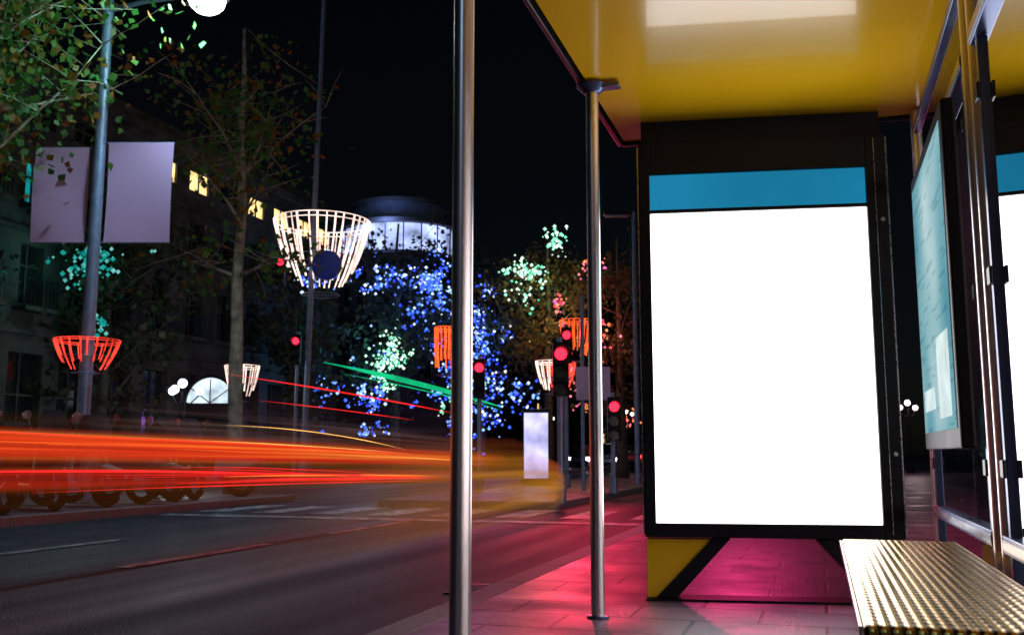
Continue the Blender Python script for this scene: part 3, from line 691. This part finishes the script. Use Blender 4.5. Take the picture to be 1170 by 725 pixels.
def ghostmat(name,col,alpha,emi):
    m,nt,o=newmat(name); tc=N(nt,'ShaderNodeTexCoord'); sp=N(nt,'ShaderNodeSeparateXYZ'); nt.links.new(tc.outputs['UV'],sp.inputs[0])
    mp=N(nt,'ShaderNodeMapping'); mp.inputs['Scale'].default_value=(1.6,12,1); nt.links.new(tc.outputs['UV'],mp.inputs[0])
    n=N(nt,'ShaderNodeTexNoise'); n.inputs['Scale'].default_value=1; n.inputs['Detail'].default_value=4; nt.links.new(mp.outputs[0],n.inputs['Vector'])
    r1=N(nt,'ShaderNodeMapRange'); r1.inputs[1].default_value=.08; r1.inputs[2].default_value=.6; nt.links.new(sp.outputs[0],r1.inputs[0])
    r1.interpolation_type='SMOOTHSTEP'
    r2=N(nt,'ShaderNodeMapRange'); r2.inputs[1].default_value=1; r2.inputs[2].default_value=.82; nt.links.new(sp.outputs[0],r2.inputs[0]); r2.interpolation_type='SMOOTHSTEP'
    r3=N(nt,'ShaderNodeMapRange'); r3.inputs[1].default_value=.3; r3.inputs[2].default_value=.7; r3.inputs[3].default_value=.45; nt.links.new(n.outputs[0],r3.inputs[0])
    r4=ramp(nt,sp.outputs[1],[(0,(.0,.0,.0)),(.16,(.75,.75,.75)),(.36,(.95,.95,.95)),(.48,(.3,.3,.3)),(.60,(.0,.0,.0)),(1,(.0,.0,.0))])
    x=None
    for q in (r1.outputs[0],r2.outputs[0],r3.outputs[0],r4):
        if x is None: x=q; continue
        k=N(nt,'ShaderNodeMath',operation='MULTIPLY'); nt.links.new(x,k.inputs[0]); nt.links.new(q,k.inputs[1]); x=k.outputs[0]
    k=N(nt,'ShaderNodeMath',operation='MULTIPLY'); nt.links.new(x,k.inputs[0]); k.inputs[1].default_value=alpha
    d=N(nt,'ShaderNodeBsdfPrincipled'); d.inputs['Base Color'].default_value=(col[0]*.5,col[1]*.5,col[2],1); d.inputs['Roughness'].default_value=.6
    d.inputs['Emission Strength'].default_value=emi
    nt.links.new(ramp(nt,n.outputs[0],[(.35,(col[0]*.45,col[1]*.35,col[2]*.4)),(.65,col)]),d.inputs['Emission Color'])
    t=N(nt,'ShaderNodeBsdfTransparent'); mx=N(nt,'ShaderNodeMixShader'); nt.links.new(k.outputs[0],mx.inputs[0]); nt.links.new(t.outputs[0],mx.inputs[1]); nt.links.new(d.outputs[0],mx.inputs[2]); nt.links.new(mx.outputs[0],o.inputs[0])
    nosample(m)
    return m
gm=ghostmat('taxi_motion_glow',(.80,.33,.02),.95,.55)  # weak glow added in place of light falling on the body
A=P('blurred_body',gm); uvl=A.bm.loops.layers.uv.verify()
t0g,t1g=4.6,15.6
ns=30; prof=[(-3.75,.0),(-3.62,.25),(-3.6,.62),(-3.68,.90),(-3.95,1.25),(-4.2,1.34),(-4.9,1.36)]
rows=[]
for i in range(ns+1):
    f=i/ns; tt=t0g+(t1g-t0g)*f
    nose=max(0,(f-.72)/.28); row=[]
    for j,(s_,z_) in enumerate(prof):
        zz=z_*(1-.22*nose) if j<4 else z_*(1-.40*nose**.8)
        ss=s_-(.35*nose**2)
        row.append(A.bm.verts.new(S(ss,tt,zz-.10)))
    rows.append(row)
m_=len(prof)-1
for i in range(ns):
    for j in range(m_):
        f=A.bm.faces.new([rows[i][j],rows[i+1][j],rows[i+1][j+1],rows[i][j+1]])
        for l,uv in zip(f.loops,((i/ns,j/m_),((i+1)/ns,j/m_),((i+1)/ns,(j+1)/m_),(i/ns,(j+1)/m_))): l[uvl].uv=uv
g1=A.done(smooth=True)
B=P('blurred_wheels',streakmat('wheel_blur',[(.3,(.02,.02,.02)),(.7,(.06,.05,.03))],.4,.5)); B.ribbon([(-3.58,t,.08) for t in (8,10,12,14)],.38)
group('taxi',[g1,B.done()])

red_t=emis('tail_trail_red',(1,.02,.02),1.4,True,.45,.5); or_t=emis('trail_orange',(1,.18,.02),1.9,True,.3,.5); hot_t=emis('trail_hot',(1,.50,.12),2.0,True,.3,.5); gr_t=emis('trail_green',(.01,.62,.25),.85,False,.45,.8)
def curve(s0,s1,t0,t1,z0,z1,n=26,bend=0,wob=.0,ph=0,up=0):
    return [(s0+(s1-s0)*i/n+bend*math.sin(math.pi*i/n),t0+(t1-t0)*i/n,z0+(z1-z0)*(i/n)**1.5+wob*math.sin(ph+i*.6)+up*math.sin(math.pi*i/n)) for i in range(n+1)]
def taper(r,n=26): return [r*min(1,.08+3*min(i/n,1-i/n)) for i in range(n+1)]
T1=P('tail_light_streaks',red_t); T2=P('brake_light_streaks',or_t); T3=P('bright_streaks',hot_t)
T1.tube(curve(-6,-6,3.5,15.6,.99,.735,wob=.004),taper(.012)); T1.tube(curve(-6,-6,3.5,15.6,.95,.71,ph=1,wob=.003),taper(.016))
T1.tube(curve(-6,-6,3.5,15.3,.70,.40,wob=.004,ph=2),taper(.010)); T1.tube(curve(-6.3,-6.2,8.6,15.5,.50,.40,ph=3,wob=.004),taper(.022))
T1.tube(curve(-7.6,-7.2,4,17.5,.88,.66),taper(.008)); T1.tube(curve(-6.6,-6.4,7,16,.46,.34),taper(.006))
for k in range(4):
    za=.52+.03*k; T1.tube(curve(-6.2,-6.1,4+rnd.uniform(0,5),12+rnd.uniform(0,4),za+.06,za-.10,wob=.002,ph=k),taper(.004))
T2.tube(curve(-6,-6,6.5,15.8,.875,.69,wob=.003,up=.01),taper(.034)); T2.tube(curve(-6.1,-6,5,14.5,.90,.745),taper(.012)); T2.tube(curve(-6,-6,9,15.4,.56,.43),taper(.008))
T3.tube(curve(-5.95,-5.95,9,15.5,.835,.695),taper(.010)); T3.tube(curve(-6.1,-6.0,8,14,.94,.80),taper(.005)); T3.tube(curve(-6.0,-6.0,9,13.8,1.10,.86,up=.03),taper(.004))
sm=[(.3,(.8,.012,.01)),(.5,(1,.07,.012)),(.68,(1,.30,.04))]
T4=P('soft_glow_streaks',streakmat('warm_smear',sm,.75,1.5,4,(.2,.6),.8)); T4.ribbon(curve(-5.9,-5.9,1.5,18.5,.90,.66),.30)
T6=P('low_glow_streaks',streakmat('red_smear',[(.3,(.7,.01,.015)),(.55,(.9,.03,.01)),(.75,(1,.16,.02))],.6,1.2,4,(.3,.65),.8)); T6.ribbon(curve(-6.1,-6.1,1.5,18,.64,.38),.24)
T7=P('faint_haze',streakmat('brown_haze',[(.3,(.30,.03,.01)),(.7,(.7,.25,.04))],.5,.55,5,(.3,.7),.7)); T7.ribbon(curve(-6.3,-6.2,5,18.5,.70,.50),.95)
T5=P('pale_streaks',streakmat('pale_smear',[(.3,(.5,.12,.2)),(.7,(.8,.6,.55))],.35,.55,8,(.4,.75))); T5.ribbon(curve(-6.9,-6.9,8.0,19,1.1,.95),.6)
group('light_trails',[T1.done(smooth=True),T2.done(smooth=True),T3.done(smooth=True),T4.done(),T5.done(),T6.done(),T7.done()],S(-6,9,0))
G1=P('green_sign_streaks',gr_t); G1.tube(curve(-8,-8,14.8,24.6,2.34,2.03),taper(.055)); G1.tube(curve(-8,-8,15.5,24.6,2.20,1.95),taper(.012))
G2=P('roof_light_streaks',red_t); G2.tube(curve(-8,-8,12.0,21.2,1.92,1.72),taper(.012)); G2.tube(curve(-8.1,-8.1,13,19,1.60,1.50),taper(.006))
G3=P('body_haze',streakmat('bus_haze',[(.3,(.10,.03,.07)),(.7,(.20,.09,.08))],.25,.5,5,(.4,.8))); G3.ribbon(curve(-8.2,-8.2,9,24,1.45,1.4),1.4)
group('light_trails',[G1.done(smooth=True),G2.done(smooth=True),G3.done()],S(-8,16,0))

# ------------------------------------------------ world, added night fill
w=bpy.data.worlds.new('World'); sc.world=w; w.use_nodes=True; nt=w.node_tree; nt.nodes.clear()
sky=nt.nodes.new('ShaderNodeTexSky'); sky.sky_type='NISHITA'; sky.sun_disc=False; sky.sun_elevation=R(28); sky.sun_rotation=R(205)
bg=nt.nodes.new('ShaderNodeBackground'); bg.inputs[1].default_value=.0006; wo=nt.nodes.new('ShaderNodeOutputWorld')
nt.links.new(sky.outputs[0],bg.inputs[0]); nt.links.new(bg.outputs[0],wo.inputs[0])
sl=bpy.data.lights.new('night_fill','SUN'); sl.energy=.10; sl.angle=R(8); sl.color=(.35,.65,1)  # unseen fill light added to lift the whole scene
so=bpy.data.objects.new('night_fill',sl); sc.collection.objects.link(so)
az=R(205); el=R(28); dirv=Vector((math.sin(az)*math.cos(el),math.cos(az)*math.cos(el),math.sin(el)))
so.rotation_euler=dirv.to_track_quat('Z','Y').to_euler()

# ------------------------------------------------ camera
cam=bpy.data.cameras.new('camera'); co=bpy.data.objects.new('camera',cam); sc.collection.objects.link(co)
cam.sensor_width=36; cam.lens=36*1113/1170; cam.clip_end=3000; cam.clip_start=.05
cam.dof.use_dof=True; cam.dof.focus_distance=4.6; cam.dof.aperture_fstop=6.3
co.location=(0,0,.8); co.rotation_euler=(R(90+7.96),0,0); sc.camera=co
